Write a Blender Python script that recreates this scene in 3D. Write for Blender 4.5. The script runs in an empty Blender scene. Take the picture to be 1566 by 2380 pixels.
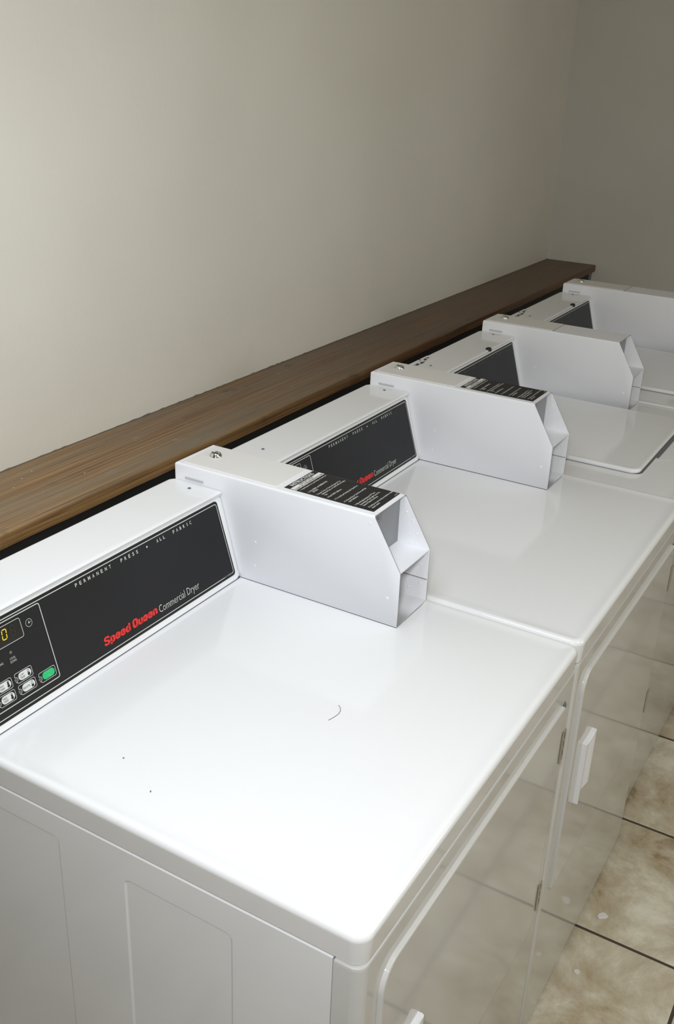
import bpy, bmesh, math, random
from mathutils import Vector, Matrix
random.seed(4)
C = bpy.context.scene.collection
PI = math.pi

# ------------------------------------------------------------------ dimensions (metres)
H = 0.8939          # height of the machine tops above the floor
W = 0.686           # pitch of the dryers along the wall
YW = 1.0757         # back wall behind the machines
L = 3.475           # end wall
CX0, CX1 = 0.5709, 0.6765         # coin box, near and far side, from the machine's left edge
YB, YT, YK = 0.2631, 0.3136, 0.6995
ZM, ZT = 0.0949, 0.1794
YC0, YC1, YC2, ZC1 = 0.5634, 0.606, 0.7053, 0.1509   # console profile
SL = math.hypot(YC1 - YC0, ZC1)
WASHER_DZ, WASHER_DY = -0.0150, 0.0215

# ------------------------------------------------------------------ materials
def new_mat(name):
    m = bpy.data.materials.new(name); m.use_nodes = True
    nt = m.node_tree
    return m, nt, nt.nodes['Principled BSDF']

def simple(name, col, rough=0.4, metal=0.0, bump=0.0, bscale=400.0, emit=None, spec=None, var=0.0):
    m, nt, b = new_mat(name)
    b.inputs['Base Color'].default_value = (*col, 1)
    b.inputs['Roughness'].default_value = rough
    b.inputs['Metallic'].default_value = metal
    if spec is not None: b.inputs['Specular IOR Level'].default_value = spec
    if emit:
        b.inputs['Emission Color'].default_value = (*emit[0], 1)
        b.inputs['Emission Strength'].default_value = emit[1]
    tc = nt.nodes.new('ShaderNodeTexCoord')
    if bump > 0:
        n = nt.nodes.new('ShaderNodeTexNoise'); n.inputs['Scale'].default_value = bscale
        n.inputs['Detail'].default_value = 2
        bp = nt.nodes.new('ShaderNodeBump'); bp.inputs['Strength'].default_value = bump
        bp.inputs['Distance'].default_value = 0.002
        nt.links.new(tc.outputs['Object'], n.inputs['Vector'])
        nt.links.new(n.outputs['Fac'], bp.inputs['Height'])
        nt.links.new(bp.outputs['Normal'], b.inputs['Normal'])
    if var > 0:
        n = nt.nodes.new('ShaderNodeTexNoise'); n.inputs['Scale'].default_value = 6
        n.inputs['Detail'].default_value = 4
        mx = nt.nodes.new('ShaderNodeMix'); mx.data_type = 'RGBA'
        mx.inputs[6].default_value = (*[c * (1 - var) for c in col], 1)
        mx.inputs[7].default_value = (*[min(1, c * (1 + var)) for c in col], 1)
        nt.links.new(tc.outputs['Object'], n.inputs['Vector'])
        nt.links.new(n.outputs['Fac'], mx.inputs[0])
        nt.links.new(mx.outputs[2], b.inputs['Base Color'])
    return m

M = {}
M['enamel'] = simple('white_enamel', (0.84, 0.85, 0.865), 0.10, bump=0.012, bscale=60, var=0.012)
M['shaded_front_enamel'] = simple('shaded_front_enamel', (0.65, 0.65, 0.64), 0.07, bump=0.012, bscale=10, var=0.012)  # same white paint, darkened: the weaker light on the fronts put into colour
M['powder'] = simple('white_powder_coat', (0.87, 0.88, 0.92), 0.42, bump=0.06, bscale=700, var=0.01)
M['beige_lid'] = simple('cream_powder_coat', (0.80, 0.79, 0.77), 0.42, bump=0.05, bscale=700, var=0.01)
M['black'] = simple('black_plate', (0.014, 0.014, 0.016), 0.38, var=0.1, spec=0.22)
M['ink'] = simple('black_ink', (0.01, 0.01, 0.012), 0.5, var=0.1)
M['silver_ink'] = simple('silver_ink', (0.56, 0.58, 0.54), 0.4, var=0.05)
M['dim_ink'] = simple('dim_ink', (0.10, 0.10, 0.10), 0.5, var=0.05)
M['white_ink'] = simple('white_ink', (0.80, 0.80, 0.77), 0.5, var=0.03)
M['red_ink'] = simple('red_ink', (0.72, 0.022, 0.018), 0.45, var=0.05)
M['button'] = simple('pale_button', (0.68, 0.70, 0.70), 0.4, var=0.03)
M['green'] = simple('green_button', (0.015, 0.50, 0.17), 0.4, var=0.05)
M['green_ink'] = simple('pale_green_ink', (0.10, 0.62, 0.30), 0.4, var=0.05)
M['led_off'] = simple('unlit_lamp', (0.13, 0.13, 0.11), 0.3, var=0.1)
M['digit'] = simple('amber_digit', (0.6, 0.45, 0.02), 0.4, emit=((0.85, 0.62, 0.03), 0.75), var=0.02)
M['ghost'] = simple('unlit_digit', (0.022, 0.018, 0.015), 0.4, var=0.05)
M['window'] = simple('display_window', (0.012, 0.011, 0.010), 0.25, var=0.1)
M['chrome'] = simple('chrome', (0.72, 0.72, 0.72), 0.13, 1.0, var=0.02)
M['blue_seam'] = simple('dark_blue_seam', (0.07, 0.075, 0.11), 0.6, var=0.1)
M['screw'] = simple('dull_screw', (0.22, 0.22, 0.23), 0.45, 0.6, var=0.05)
M['steel'] = simple('hinge_steel', (0.55, 0.52, 0.46), 0.42, 0.8, var=0.05)
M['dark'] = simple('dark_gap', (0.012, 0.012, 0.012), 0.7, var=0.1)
M['seam'] = simple('grey_seam', (0.16, 0.16, 0.17), 0.6, var=0.1)
M['pale_grey'] = simple('shaded_slot', (0.52, 0.53, 0.55), 0.5, var=0.03)
M['grey'] = simple('grey_painted_metal', (0.235, 0.245, 0.27), 0.35, var=0.04)
M['chip'] = simple('white_flake', (0.82, 0.80, 0.80), 0.5, bump=0.2, bscale=300, var=0.04)
M['hair'] = simple('dark_hair', (0.12, 0.115, 0.12), 0.5, var=0.1)
M['dirt'] = simple('dusty_caulk', (0.16, 0.145, 0.115), 0.8, var=0.3)
M['bracket'] = simple('slate_grey_metal', (0.17, 0.18, 0.20), 0.5, var=0.06)

def wall_material(name, k):
    m, nt, b = new_mat(name)
    N, K = nt.nodes, nt.links
    tc = N.new('ShaderNodeTexCoord')
    big = N.new('ShaderNodeTexNoise'); big.inputs['Scale'].default_value = 2.2; big.inputs['Detail'].default_value = 5
    K.new(tc.outputs['Object'], big.inputs['Vector'])
    r = N.new('ShaderNodeValToRGB')
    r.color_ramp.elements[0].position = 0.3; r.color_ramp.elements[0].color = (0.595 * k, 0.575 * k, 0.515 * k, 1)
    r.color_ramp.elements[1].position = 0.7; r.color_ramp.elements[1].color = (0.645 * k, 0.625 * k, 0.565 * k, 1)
    K.new(big.outputs['Fac'], r.inputs['Fac']); 
    # scuffs: sparse darker smudges
    sc = N.new('ShaderNodeTexNoise'); sc.inputs['Scale'].default_value = 9; sc.inputs['Detail'].default_value = 6
    sc.inputs['Roughness'].default_value = 0.7
    K.new(tc.outputs['Object'], sc.inputs['Vector'])
    sr = N.new('ShaderNodeValToRGB')
    sr.color_ramp.elements[0].position = 0.66; sr.color_ramp.elements[0].color = (0, 0, 0, 1)
    sr.color_ramp.elements[1].position = 0.80; sr.color_ramp.elements[1].color = (0.35, 0.35, 0.35, 1)
    K.new(sc.outputs['Fac'], sr.inputs['Fac'])
    mx = N.new('ShaderNodeMix'); mx.data_type = 'RGBA'
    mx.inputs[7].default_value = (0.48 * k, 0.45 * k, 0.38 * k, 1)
    K.new(sr.outputs['Color'], mx.inputs[0]); K.new(r.outputs['Color'], mx.inputs[6])
    K.new(mx.outputs[2], b.inputs['Base Color'])
    b.inputs['Roughness'].default_value = 0.55
    f = N.new('ShaderNodeTexNoise'); f.inputs['Scale'].default_value = 90; f.inputs['Detail'].default_value = 4
    K.new(tc.outputs['Object'], f.inputs['Vector'])
    bp = N.new('ShaderNodeBump'); bp.inputs['Strength'].default_value = 0.10; bp.inputs['Distance'].default_value = 0.004
    K.new(f.outputs['Fac'], bp.inputs['Height']); K.new(bp.outputs['Normal'], b.inputs['Normal'])
    return m
M['wall'] = wall_material('brighter_lit_plaster', 1.24)  # wall paint lightened to carry the stronger light along this wall
M['end_wall'] = wall_material('dimmer_lit_plaster', 0.93)  # same wall paint, left darker for the dimmer light on it
M['ceiling'] = simple('ceiling_paint', (0.72, 0.71, 0.68), 0.8, bump=0.05, bscale=120, var=0.02)

def tile_material():
    m, nt, b = new_mat('stone_tiles')
    N, K = nt.nodes, nt.links
    tc = N.new('ShaderNodeTexCoord')
    sx = N.new('ShaderNodeSeparateXYZ'); K.new(tc.outputs['Object'], sx.inputs[0])
    def math_(op, a, bb=None, c=None):
        n = N.new('ShaderNodeMath'); n.operation = op
        for i, v in enumerate((a, bb, c)):
            if v is None: continue
            if isinstance(v, (int, float)): n.inputs[i].default_value = v
            else: K.new(v, n.inputs[i])
        return n.outputs[0]
    T = 0.398
    u = math_('DIVIDE', math_('SUBTRACT', sx.outputs['X'], 1.0375), T)
    v = math_('DIVIDE', math_('SUBTRACT', sx.outputs['Y'], -0.235), T)
    fu, fv = math_('FLOOR', u), math_('FLOOR', v)
    au = math_('MULTIPLY', math_('PINGPONG', math_('ADD', u, 100.0), 0.5), T)
    av = math_('MULTIPLY', math_('PINGPONG', math_('ADD', v, 100.0), 0.5), T)
    # pingpong(x,0.5) is the distance to the nearest whole number
    d = math_('MINIMUM', au, av)
    grout = math_('LESS_THAN', d, 0.0036)
    # each tile takes its own piece of the stone
    cmb = N.new('ShaderNodeCombineXYZ')
    K.new(math_('ADD', sx.outputs['X'], math_('MULTIPLY', fu, 3.7)), cmb.inputs[0])
    K.new(math_('ADD', sx.outputs['Y'], math_('MULTIPLY', fv, 5.3)), cmb.inputs[1])
    K.new(math_('ADD', math_('MULTIPLY', fu, 1.9), fv), cmb.inputs[2])
    n1 = N.new('ShaderNodeTexNoise'); n1.inputs['Scale'].default_value = 5.5; n1.inputs['Detail'].default_value = 9
    n1.inputs['Roughness'].default_value = 0.70; n1.inputs['Distortion'].default_value = 0.35
    K.new(cmb.outputs[0], n1.inputs['Vector'])
    r = N.new('ShaderNodeValToRGB'); e = r.color_ramp.elements
    e[0].position = 0.34; e[0].color = (0.317, 0.23, 0.128, 1)
    e[1].position = 0.64; e[1].color = (0.85, 0.823, 0.699, 1)
    x = e.new(0.42); x.color = (0.513, 0.427, 0.296, 1)
    x = e.new(0.54); x.color = (0.668, 0.613, 0.482, 1)
    K.new(n1.outputs['Fac'], r.inputs['Fac'])
    # wandering veins
    w = N.new('ShaderNodeTexWave'); w.inputs['Scale'].default_value = 1.5; w.inputs['Distortion'].default_value = 9
    w.inputs['Detail'].default_value = 4; w.inputs['Detail Scale'].default_value = 0.9; w.bands_direction = 'DIAGONAL'
    K.new(cmb.outputs[0], w.inputs['Vector'])
    wr = N.new('ShaderNodeValToRGB')
    wr.color_ramp.elements[0].position = 0.80; wr.color_ramp.elements[0].color = (0, 0, 0, 1)
    wr.color_ramp.elements[1].position = 1.0; wr.color_ramp.elements[1].color = (0.40, 0.40, 0.40, 1)
    K.new(w.outputs['Fac'], wr.inputs['Fac'])
    mk = N.new('ShaderNodeTexNoise'); mk.inputs['Scale'].default_value = 3.1
    K.new(cmb.outputs[0], mk.inputs['Vector'])
    mkr = N.new('ShaderNodeValToRGB'); mkr.color_ramp.elements[0].position = 0.42; mkr.color_ramp.elements[1].position = 0.62
    K.new(mk.outputs['Fac'], mkr.inputs['Fac'])
    mv = N.new('ShaderNodeMix'); mv.data_type = 'RGBA'; mv.inputs[7].default_value = (0.27, 0.18, 0.085, 1)
    K.new(math_('MULTIPLY', wr.outputs['Color'], mkr.outputs['Color']), mv.inputs[0]); K.new(r.outputs['Color'], mv.inputs[6])
    mg = N.new('ShaderNodeMix'); mg.data_type = 'RGBA'; mg.inputs[7].default_value = (0.075, 0.058, 0.045, 1)
    K.new(grout, mg.inputs[0]); K.new(mv.outputs[2], mg.inputs[6])
    K.new(mg.outputs[2], b.inputs['Base Color'])
    b.inputs['Roughness'].default_value = 0.42
    bp = N.new('ShaderNodeBump'); bp.inputs['Strength'].default_value = 0.5; bp.inputs['Distance'].default_value = 0.003
    K.new(math_('MINIMUM', math_('DIVIDE', d, 0.005), 1.0), bp.inputs['Height'])
    K.new(bp.outputs['Normal'], b.inputs['Normal'])
    return m
M['tiles'] = tile_material()

def wood_material():
    m, nt, b = new_mat('old_stained_plank')
    N, K = nt.nodes, nt.links
    tc = N.new('ShaderNodeTexCoord')
    mp = N.new('ShaderNodeMapping'); mp.inputs['Scale'].default_value = (1.0, 62, 62)
    K.new(tc.outputs['Object'], mp.inputs['Vector'])
    n1 = N.new('ShaderNodeTexNoise'); n1.inputs['Scale'].default_value = 2.6; n1.inputs['Detail'].default_value = 6
    n1.inputs['Distortion'].default_value = 0.35
    K.new(mp.outputs[0], n1.inputs['Vector'])
    r = N.new('ShaderNodeValToRGB'); e = r.color_ramp.elements
    e[0].position = 0.34; e[0].color = (0.155, 0.080, 0.028, 1)
    e[1].position = 0.72; e[1].color = (0.385, 0.235, 0.098, 1)
    x = e.new(0.5); x.color = (0.275, 0.155, 0.060, 1)
    K.new(n1.outputs['Fac'], r.inputs['Fac'])
    # grey worn film over the top face, patchy
    n2 = N.new('ShaderNodeTexNoise'); n2.inputs['Scale'].default_value = 3.0; n2.inputs['Detail'].default_value = 6
    n2.inputs['Roughness'].default_value = 0.6
    mp2 = N.new('ShaderNodeMapping'); mp2.inputs['Scale'].default_value = (0.9, 5, 5)
    K.new(tc.outputs['Object'], mp2.inputs['Vector']); K.new(mp2.outputs[0], n2.inputs['Vector'])
    r2 = N.new('ShaderNodeValToRGB')
    r2.color_ramp.elements[0].position = 0.36; r2.color_ramp.elements[0].color = (0, 0, 0, 1)
    r2.color_ramp.elements[1].position = 0.68; r2.color_ramp.elements[1].color = (0.75, 0.75, 0.75, 1)
    K.new(n2.outputs['Fac'], r2.inputs['Fac'])
    ge = N.new('ShaderNodeNewGeometry'); sep = N.new('ShaderNodeSeparateXYZ'); K.new(ge.outputs['Normal'], sep.inputs[0])
    up = N.new('ShaderNodeMath'); up.operation = 'MULTIPLY'; up.use_clamp = True
    K.new(sep.outputs['Z'], up.inputs[0]); K.new(r2.outputs['Color'], up.inputs[1])
    mg = N.new('ShaderNodeMix'); mg.data_type = 'RGBA'; mg.inputs[7].default_value = (0.235, 0.200, 0.140, 1)
    K.new(up.outputs[0], mg.inputs[0]); K.new(r.outputs['Color'], mg.inputs[6])
    # light falloff put into the colour: redder and darker toward the end wall
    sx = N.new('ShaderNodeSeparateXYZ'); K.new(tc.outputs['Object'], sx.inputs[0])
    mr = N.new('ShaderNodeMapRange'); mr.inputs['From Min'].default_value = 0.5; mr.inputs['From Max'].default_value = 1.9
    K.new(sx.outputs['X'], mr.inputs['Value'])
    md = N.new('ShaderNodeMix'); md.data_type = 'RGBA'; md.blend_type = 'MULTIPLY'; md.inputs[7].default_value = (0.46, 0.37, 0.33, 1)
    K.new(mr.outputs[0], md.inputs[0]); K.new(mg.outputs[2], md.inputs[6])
    # stains
    n3 = N.new('ShaderNodeTexNoise'); n3.inputs['Scale'].default_value = 7; n3.inputs['Detail'].default_value = 3
    mp3 = N.new('ShaderNodeMapping'); mp3.inputs['Scale'].default_value = (1, 2.0, 1)
    K.new(tc.outputs['Object'], mp3.inputs['Vector']); K.new(mp3.outputs[0], n3.inputs['Vector'])
    r3 = N.new('ShaderNodeValToRGB')
    r3.color_ramp.elements[0].position = 0.66; r3.color_ramp.elements[0].color = (0, 0, 0, 1)
    r3.color_ramp.elements[1].position = 0.72; r3.color_ramp.elements[1].color = (0.6, 0.6, 0.6, 1)
    K.new(n3.outputs['Fac'], r3.inputs['Fac'])
    ms = N.new('ShaderNodeMix'); ms.data_type = 'RGBA'; ms.inputs[7].default_value = (0.045, 0.025, 0.015, 1)
    K.new(r3.outputs['Color'], ms.inputs[0]); K.new(md.outputs[2], ms.inputs[6])
    # white paint specks
    v = N.new('ShaderNodeTexVoronoi'); v.inputs['Scale'].default_value = 26
    K.new(tc.outputs['Object'], v.inputs['Vector'])
    lt = N.new('ShaderNodeMath'); lt.operation = 'LESS_THAN'; lt.inputs[1].default_value = 0.045
    K.new(v.outputs['Distance'], lt.inputs[0])
    rnd = N.new('ShaderNodeSeparateColor'); K.new(v.outputs['Color'], rnd.inputs[0])
    gt = N.new('ShaderNodeMath'); gt.operation = 'GREATER_THAN'; gt.inputs[1].default_value = 0.45
    K.new(rnd.outputs[0], gt.inputs[0])
    mm = N.new('ShaderNodeMath'); mm.operation = 'MULTIPLY'; K.new(lt.outputs[0], mm.inputs[0]); K.new(gt.outputs[0], mm.inputs[1])
    mw = N.new('ShaderNodeMix'); mw.data_type = 'RGBA'; mw.inputs[7].default_value = (0.5, 0.48, 0.44, 1)
    K.new(mm.outputs[0], mw.inputs[0]); K.new(ms.outputs[2], mw.inputs[6])
    # pale scuffs
    n5 = N.new('ShaderNodeTexNoise'); n5.inputs['Scale'].default_value = 6; n5.inputs['Detail'].default_value = 7
    n5.inputs['Roughness'].default_value = 0.72; n5.inputs['Distortion'].default_value = 2.2
    mp5 = N.new('ShaderNodeMapping'); mp5.inputs['Scale'].default_value = (1.0, 2.2, 1); mp5.inputs['Rotation'].default_value = (0, 0, 0.4)
    K.new(tc.outputs['Object'], mp5.inputs['Vector']); K.new(mp5.outputs[0], n5.inputs['Vector'])
    r5 = N.new('ShaderNodeValToRGB')
    r5.color_ramp.elements[0].position = 0.62; r5.color_ramp.elements[0].color = (0, 0, 0, 1)
    r5.color_ramp.elements[1].position = 0.78; r5.color_ramp.elements[1].color = (0.5, 0.5, 0.5, 1)
    K.new(n5.outputs['Fac'], r5.inputs['Fac'])
    inv = N.new('ShaderNodeMath'); inv.operation = 'SUBTRACT'; inv.inputs[0].default_value = 1.15; inv.use_clamp = True
    K.new(mr.outputs[0], inv.inputs[1])
    fx5 = N.new('ShaderNodeMath'); fx5.operation = 'MULTIPLY'; K.new(r5.outputs['Color'], fx5.inputs[0]); K.new(inv.outputs[0], fx5.inputs[1])
    m5 = N.new('ShaderNodeMix'); m5.data_type = 'RGBA'; m5.inputs[7].default_value = (0.42, 0.39, 0.33, 1)
    K.new(fx5.outputs[0], m5.inputs[0]); K.new(mw.outputs[2], m5.inputs[6])
    K.new(m5.outputs[2], b.inputs['Base Color'])
    b.inputs['Roughness'].default_value = 0.42
    bp = N.new('ShaderNodeBump'); bp.inputs['Strength'].default_value = 0.25; bp.inputs['Distance'].default_value = 0.002
    K.new(n1.outputs['Fac'], bp.inputs['Height']); K.new(bp.outputs['Normal'], b.inputs['Normal'])
    return m
M['wood'] = wood_material()

# ------------------------------------------------------------------ mesh helpers
def finish(bm, name, mats, parent=None, loc=None, angle=35, smooth=True, recalc=True, wn=True):
    if not isinstance(mats, (list, tuple)): mats = [mats]
    if recalc: bmesh.ops.recalc_face_normals(bm, faces=bm.faces[:])
    me = bpy.data.meshes.new(name); bm.to_mesh(me); bm.free()
    for m in mats: me.materials.append(m)
    if smooth:
        me.polygons.foreach_set('use_smooth', [True] * len(me.polygons))
        me.set_sharp_from_angle(angle=math.radians(angle))
    o = bpy.data.objects.new(name, me); C.objects.link(o)
    if smooth and wn:
        m = o.modifiers.new('even_normals', 'WEIGHTED_NORMAL'); m.keep_sharp = True; m.weight = 80
    if parent: o.parent = parent
    if loc: o.location = loc
    return o

def thing(name, label, cat, loc, group=None):
    o = bpy.data.objects.new(name, None); C.objects.link(o)
    o.empty_display_size = 0.1; o.location = loc
    o['label'] = label; o['category'] = cat
    if group: o['group'] = group
    return o

def copy_tree(o, parent=None):
    c = o.copy(); C.objects.link(c)
    if parent: c.parent = parent
    for ch in list(o.children): copy_tree(ch, c)
    return c

def box(bm, x0, x1, y0, y1, z0, z1, bevel=0.0, seg=2, mi=0):
    r = bmesh.ops.create_cube(bm, size=1)
    vs = r['verts']
    for v in vs:
        v.co = Vector(((x0 + x1) / 2 + v.co.x * (x1 - x0), (y0 + y1) / 2 + v.co.y * (y1 - y0), (z0 + z1) / 2 + v.co.z * (z1 - z0)))
    fs = set(f for v in vs for f in v.link_faces)
    for f in fs: f.material_index = mi
    if bevel > 0:
        es = list(set(e for v in vs for e in v.link_edges))
        rr = bmesh.ops.bevel(bm, geom=es, offset=bevel, segments=seg, profile=0.5, affect='EDGES')
        for f in rr['faces']: f.material_index = mi

def rrect(x0, x1, y0, y1, r, n=5):
    r = max(1e-5, min(r, (x1 - x0) / 2 - 1e-6, (y1 - y0) / 2 - 1e-6))
    pts = []
    for cx, cy, a0 in ((x1 - r, y1 - r, 0), (x0 + r, y1 - r, PI / 2), (x0 + r, y0 + r, PI), (x1 - r, y0 + r, 1.5 * PI)):
        for i in range(n + 1):
            a = a0 + PI / 2 * i / n
            pts.append((cx + r * math.cos(a), cy + r * math.sin(a)))
    return pts

def rrect4(x0, x1, y0, y1, rs, n=6):
    """rounded rectangle with its own radius at each corner: TR, TL, BL, BR"""
    pts = []
    for (sx, sy, a0), r in zip(((1, 1, 0), (0, 1, PI / 2), (0, 0, PI), (1, 0, 1.5 * PI)), rs):
        cx = x1 - r if sx else x0 + r; cy = y1 - r if sy else y0 + r
        for i in range(n + 1):
            a = a0 + PI / 2 * i / n
            pts.append((cx + r * math.cos(a), cy + r * math.sin(a)))
    return pts

def loft(bm, loops, cap0=True, cap1=True, mi=0):
    L_ = [[bm.verts.new(p) for p in lp] for lp in loops]
    n = len(L_[0])
    for a, b in zip(L_[:-1], L_[1:]):
        for i in range(n):
            f = bm.faces.new((a[i], a[(i + 1) % n], b[(i + 1) % n], b[i])); f.material_index = mi
    if cap0: f = bm.faces.new(L_[0][::-1]); f.material_index = mi
    if cap1: f = bm.faces.new(L_[-1]); f.material_index = mi
    return L_

def slab(bm, x0, x1, y0, y1, r, steps, n=5, mi=0):
    """stack of rounded rectangles; steps = (inset, z)"""
    loft(bm, [[(x, y, z) for x, y in rrect(x0 + i, x1 - i, y0 + i, y1 - i, max(0.001, r - i), n)] for i, z in steps], mi=mi)

def disc(bm, f, u, v, r, h=0.0, n=14, mi=0, w=0.0):
    """flat disc on mapping f(u,v,w)"""
    vs = [bm.verts.new(f(u + r * math.cos(2 * PI * i / n), v + r * math.sin(2 * PI * i / n), w)) for i in range(n)]
    fc = bm.faces.new(vs); fc.material_index = mi

def poly(bm, f, pts, w, mi=0):
    fc = bm.faces.new([bm.verts.new(f(u, v, w)) for u, v in pts]); fc.material_index = mi

def stroke(bm, f, pts, wd, w, closed=False, mi=0):
    n = len(pts); P = [Vector((a, b)) for a, b in pts]
    offs = []
    for i in range(n):
        if closed: a, b, c = P[i - 1], P[i], P[(i + 1) % n]
        else: a, b, c = P[max(0, i - 1)], P[i], P[min(n - 1, i + 1)]
        d1 = (b - a).normalized() if (b - a).length > 1e-9 else (c - b).normalized()
        d2 = (c - b).normalized() if (c - b).length > 1e-9 else d1
        n1, n2 = Vector((-d1.y, d1.x)), Vector((-d2.y, d2.x))
        m = n1 + n2
        m = m.normalized() if m.length > 1e-6 else n1
        offs.append(m * (wd / 2 / max(0.4, m.dot(n1))))
    A = [bm.verts.new(f(*(P[i] + offs[i]), w)) for i in range(n)]
    B = [bm.verts.new(f(*(P[i] - offs[i]), w)) for i in range(n)]
    for i in range(n if closed else n - 1):
        j = (i + 1) % n
        fc = bm.faces.new((A[i], B[i], B[j], A[j])); fc.material_index = mi

_text_cache = {}
def text_geo(body, offset=0.0, shear=0.0, spacing=1.0, res=2):
    key = (body, offset, shear, spacing, res)
    if key in _text_cache: return _text_cache[key]
    cu = bpy.data.curves.new('lettering', 'FONT')
    cu.body = body; cu.size = 1; cu.offset = offset; cu.shear = shear; cu.space_character = spacing
    cu.resolution_u = res; cu.fill_mode = 'FRONT'
    o = bpy.data.objects.new('lettering', cu); C.objects.link(o)
    dg = bpy.context.evaluated_depsgraph_get(); dg.update()
    me = bpy.data.meshes.new_from_object(o.evaluated_get(dg))
    vs = [(v.co.x, v.co.y) for v in me.vertices]; fs = [tuple(p.vertices) for p in me.polygons]
    bpy.data.objects.remove(o); bpy.data.curves.remove(cu); bpy.data.meshes.remove(me)
    _text_cache[key] = (vs, fs); return vs, fs

def brand(bm, f, u0, v0, total, w):
    """heavy slanted condensed lettering drawn stroke by stroke"""
    G = dict(
        S=([[(1, .77), (1, .86), (.8, 1), (.2, 1), (0, .86), (0, .68), (.2, .56), (.8, .44), (1, .32), (1, .14), (.8, 0), (.2, 0), (0, .14), (0, .24)]], 1),
        p=([[(0, 1.1), (0, -.42)], [(0, .75), (.25, 1), (.75, 1), (1, .8), (1, .2), (.75, 0), (.25, 0), (0, .25)]], 0),
        e=([[(0, .5), (1, .5), (1, .8), (.75, 1), (.25, 1), (0, .8), (0, .2), (.25, 0), (.75, 0), (1, .2), (1, .27)]], 0),
        d=([[(1, -.1), (1, 1.55)], [(1, .75), (.75, 1), (.25, 1), (0, .8), (0, .2), (.25, 0), (.75, 0), (1, .25)]], 0),
        Q=([[(0, .5), (0, .86), (.25, 1), (.75, 1), (1, .86), (1, .14), (.75, 0), (.25, 0), (0, .14), (0, .5)], [(.6, .25), (1.12, -.08)]], 1),
        u=([[(0, 1.1), (0, .2), (.25, 0), (.75, 0), (1, .25)], [(1, 1.1), (1, -.1)]], 0),
        n=([[(0, -.1), (0, 1.1)], [(0, .75), (.25, 1), (.75, 1), (1, .8), (1, -.1)]], 0))
    xh, cap, th, tv = 0.0096, 0.0130, 0.0042, 0.0025
    k = th / tv
    adv = 0.0111; cu = u0
    for ch in 'Speed Queen':
        if ch == ' ': cu += 0.0042; continue
        paths, big = G[ch]
        wl = (adv + (0.0012 if big else 0)) - th - 0.0007
        hh = (cap if big else xh) - tv
        for pth in paths:
            pts = [(cu + th / 2 + a * wl, (tv / 2 + b * hh) * k) for a, b in pth]
            stroke(bm, lambda a, b, c: f(a + 0.14 * (b / k), v0 + b / k, c), pts, th, w)
        cu += adv + (0.0012 if big else 0)

CAP = 0.70   # cap height of the built-in font at size 1
def text(bm, f, body, u0, v0, cap, width=None, w=0.0, mi=0, center=False, **kw):
    vs, fs = text_geo(body, **kw)
    if not vs: return
    x0 = min(v[0] for v in vs); x1 = max(v[0] for v in vs)
    sy = cap / CAP
    sx = (width / (x1 - x0)) if width else sy
    if center: u0 -= (x1 - x0) * sx / 2
    bv = [bm.verts.new(f(u0 + (x - x0) * sx, v0 + y * sy, w)) for x, y in vs]
    for t in fs:
        try: fc = bm.faces.new([bv[i] for i in t]); fc.material_index = mi
        except ValueError: pass

def plate(bm, f, pts, w0, w1, mi=0):
    """thin extruded outline between heights w0 and w1 of mapping f"""
    loft(bm, [[f(u, v, w0) for u, v in pts], [f(u, v, w1) for u, v in pts]], mi=mi)

# ------------------------------------------------------------------ parts shared by the machines
def make_top_panel(root, w, z, wash=False):
    bm = bmesh.new()
    # skirt, rolled rim, shallow dish
    st = [(0.0060, z - 0.0408), (0.0034, z - 0.0402), (0.0028, z - 0.0386), (0.0002, z - 0.0080), (0.0008, z - 0.0050), (0.0024, z - 0.0018), (0.0052, z + 0.0003),
          (0.0085, z + 0.0009), (0.0120, z + 0.0006), (0.016, z - 0.0001), (0.021, z - 0.0008), (0.027, z - 0.0011), (0.034, z - 0.0012)]
    slab(bm, 0.0015, w - 0.0015, 0.0, 0.700, 0.020, st, n=8)
    return finish(bm, 'top_panel', M['enamel'], root, angle=50)

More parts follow.
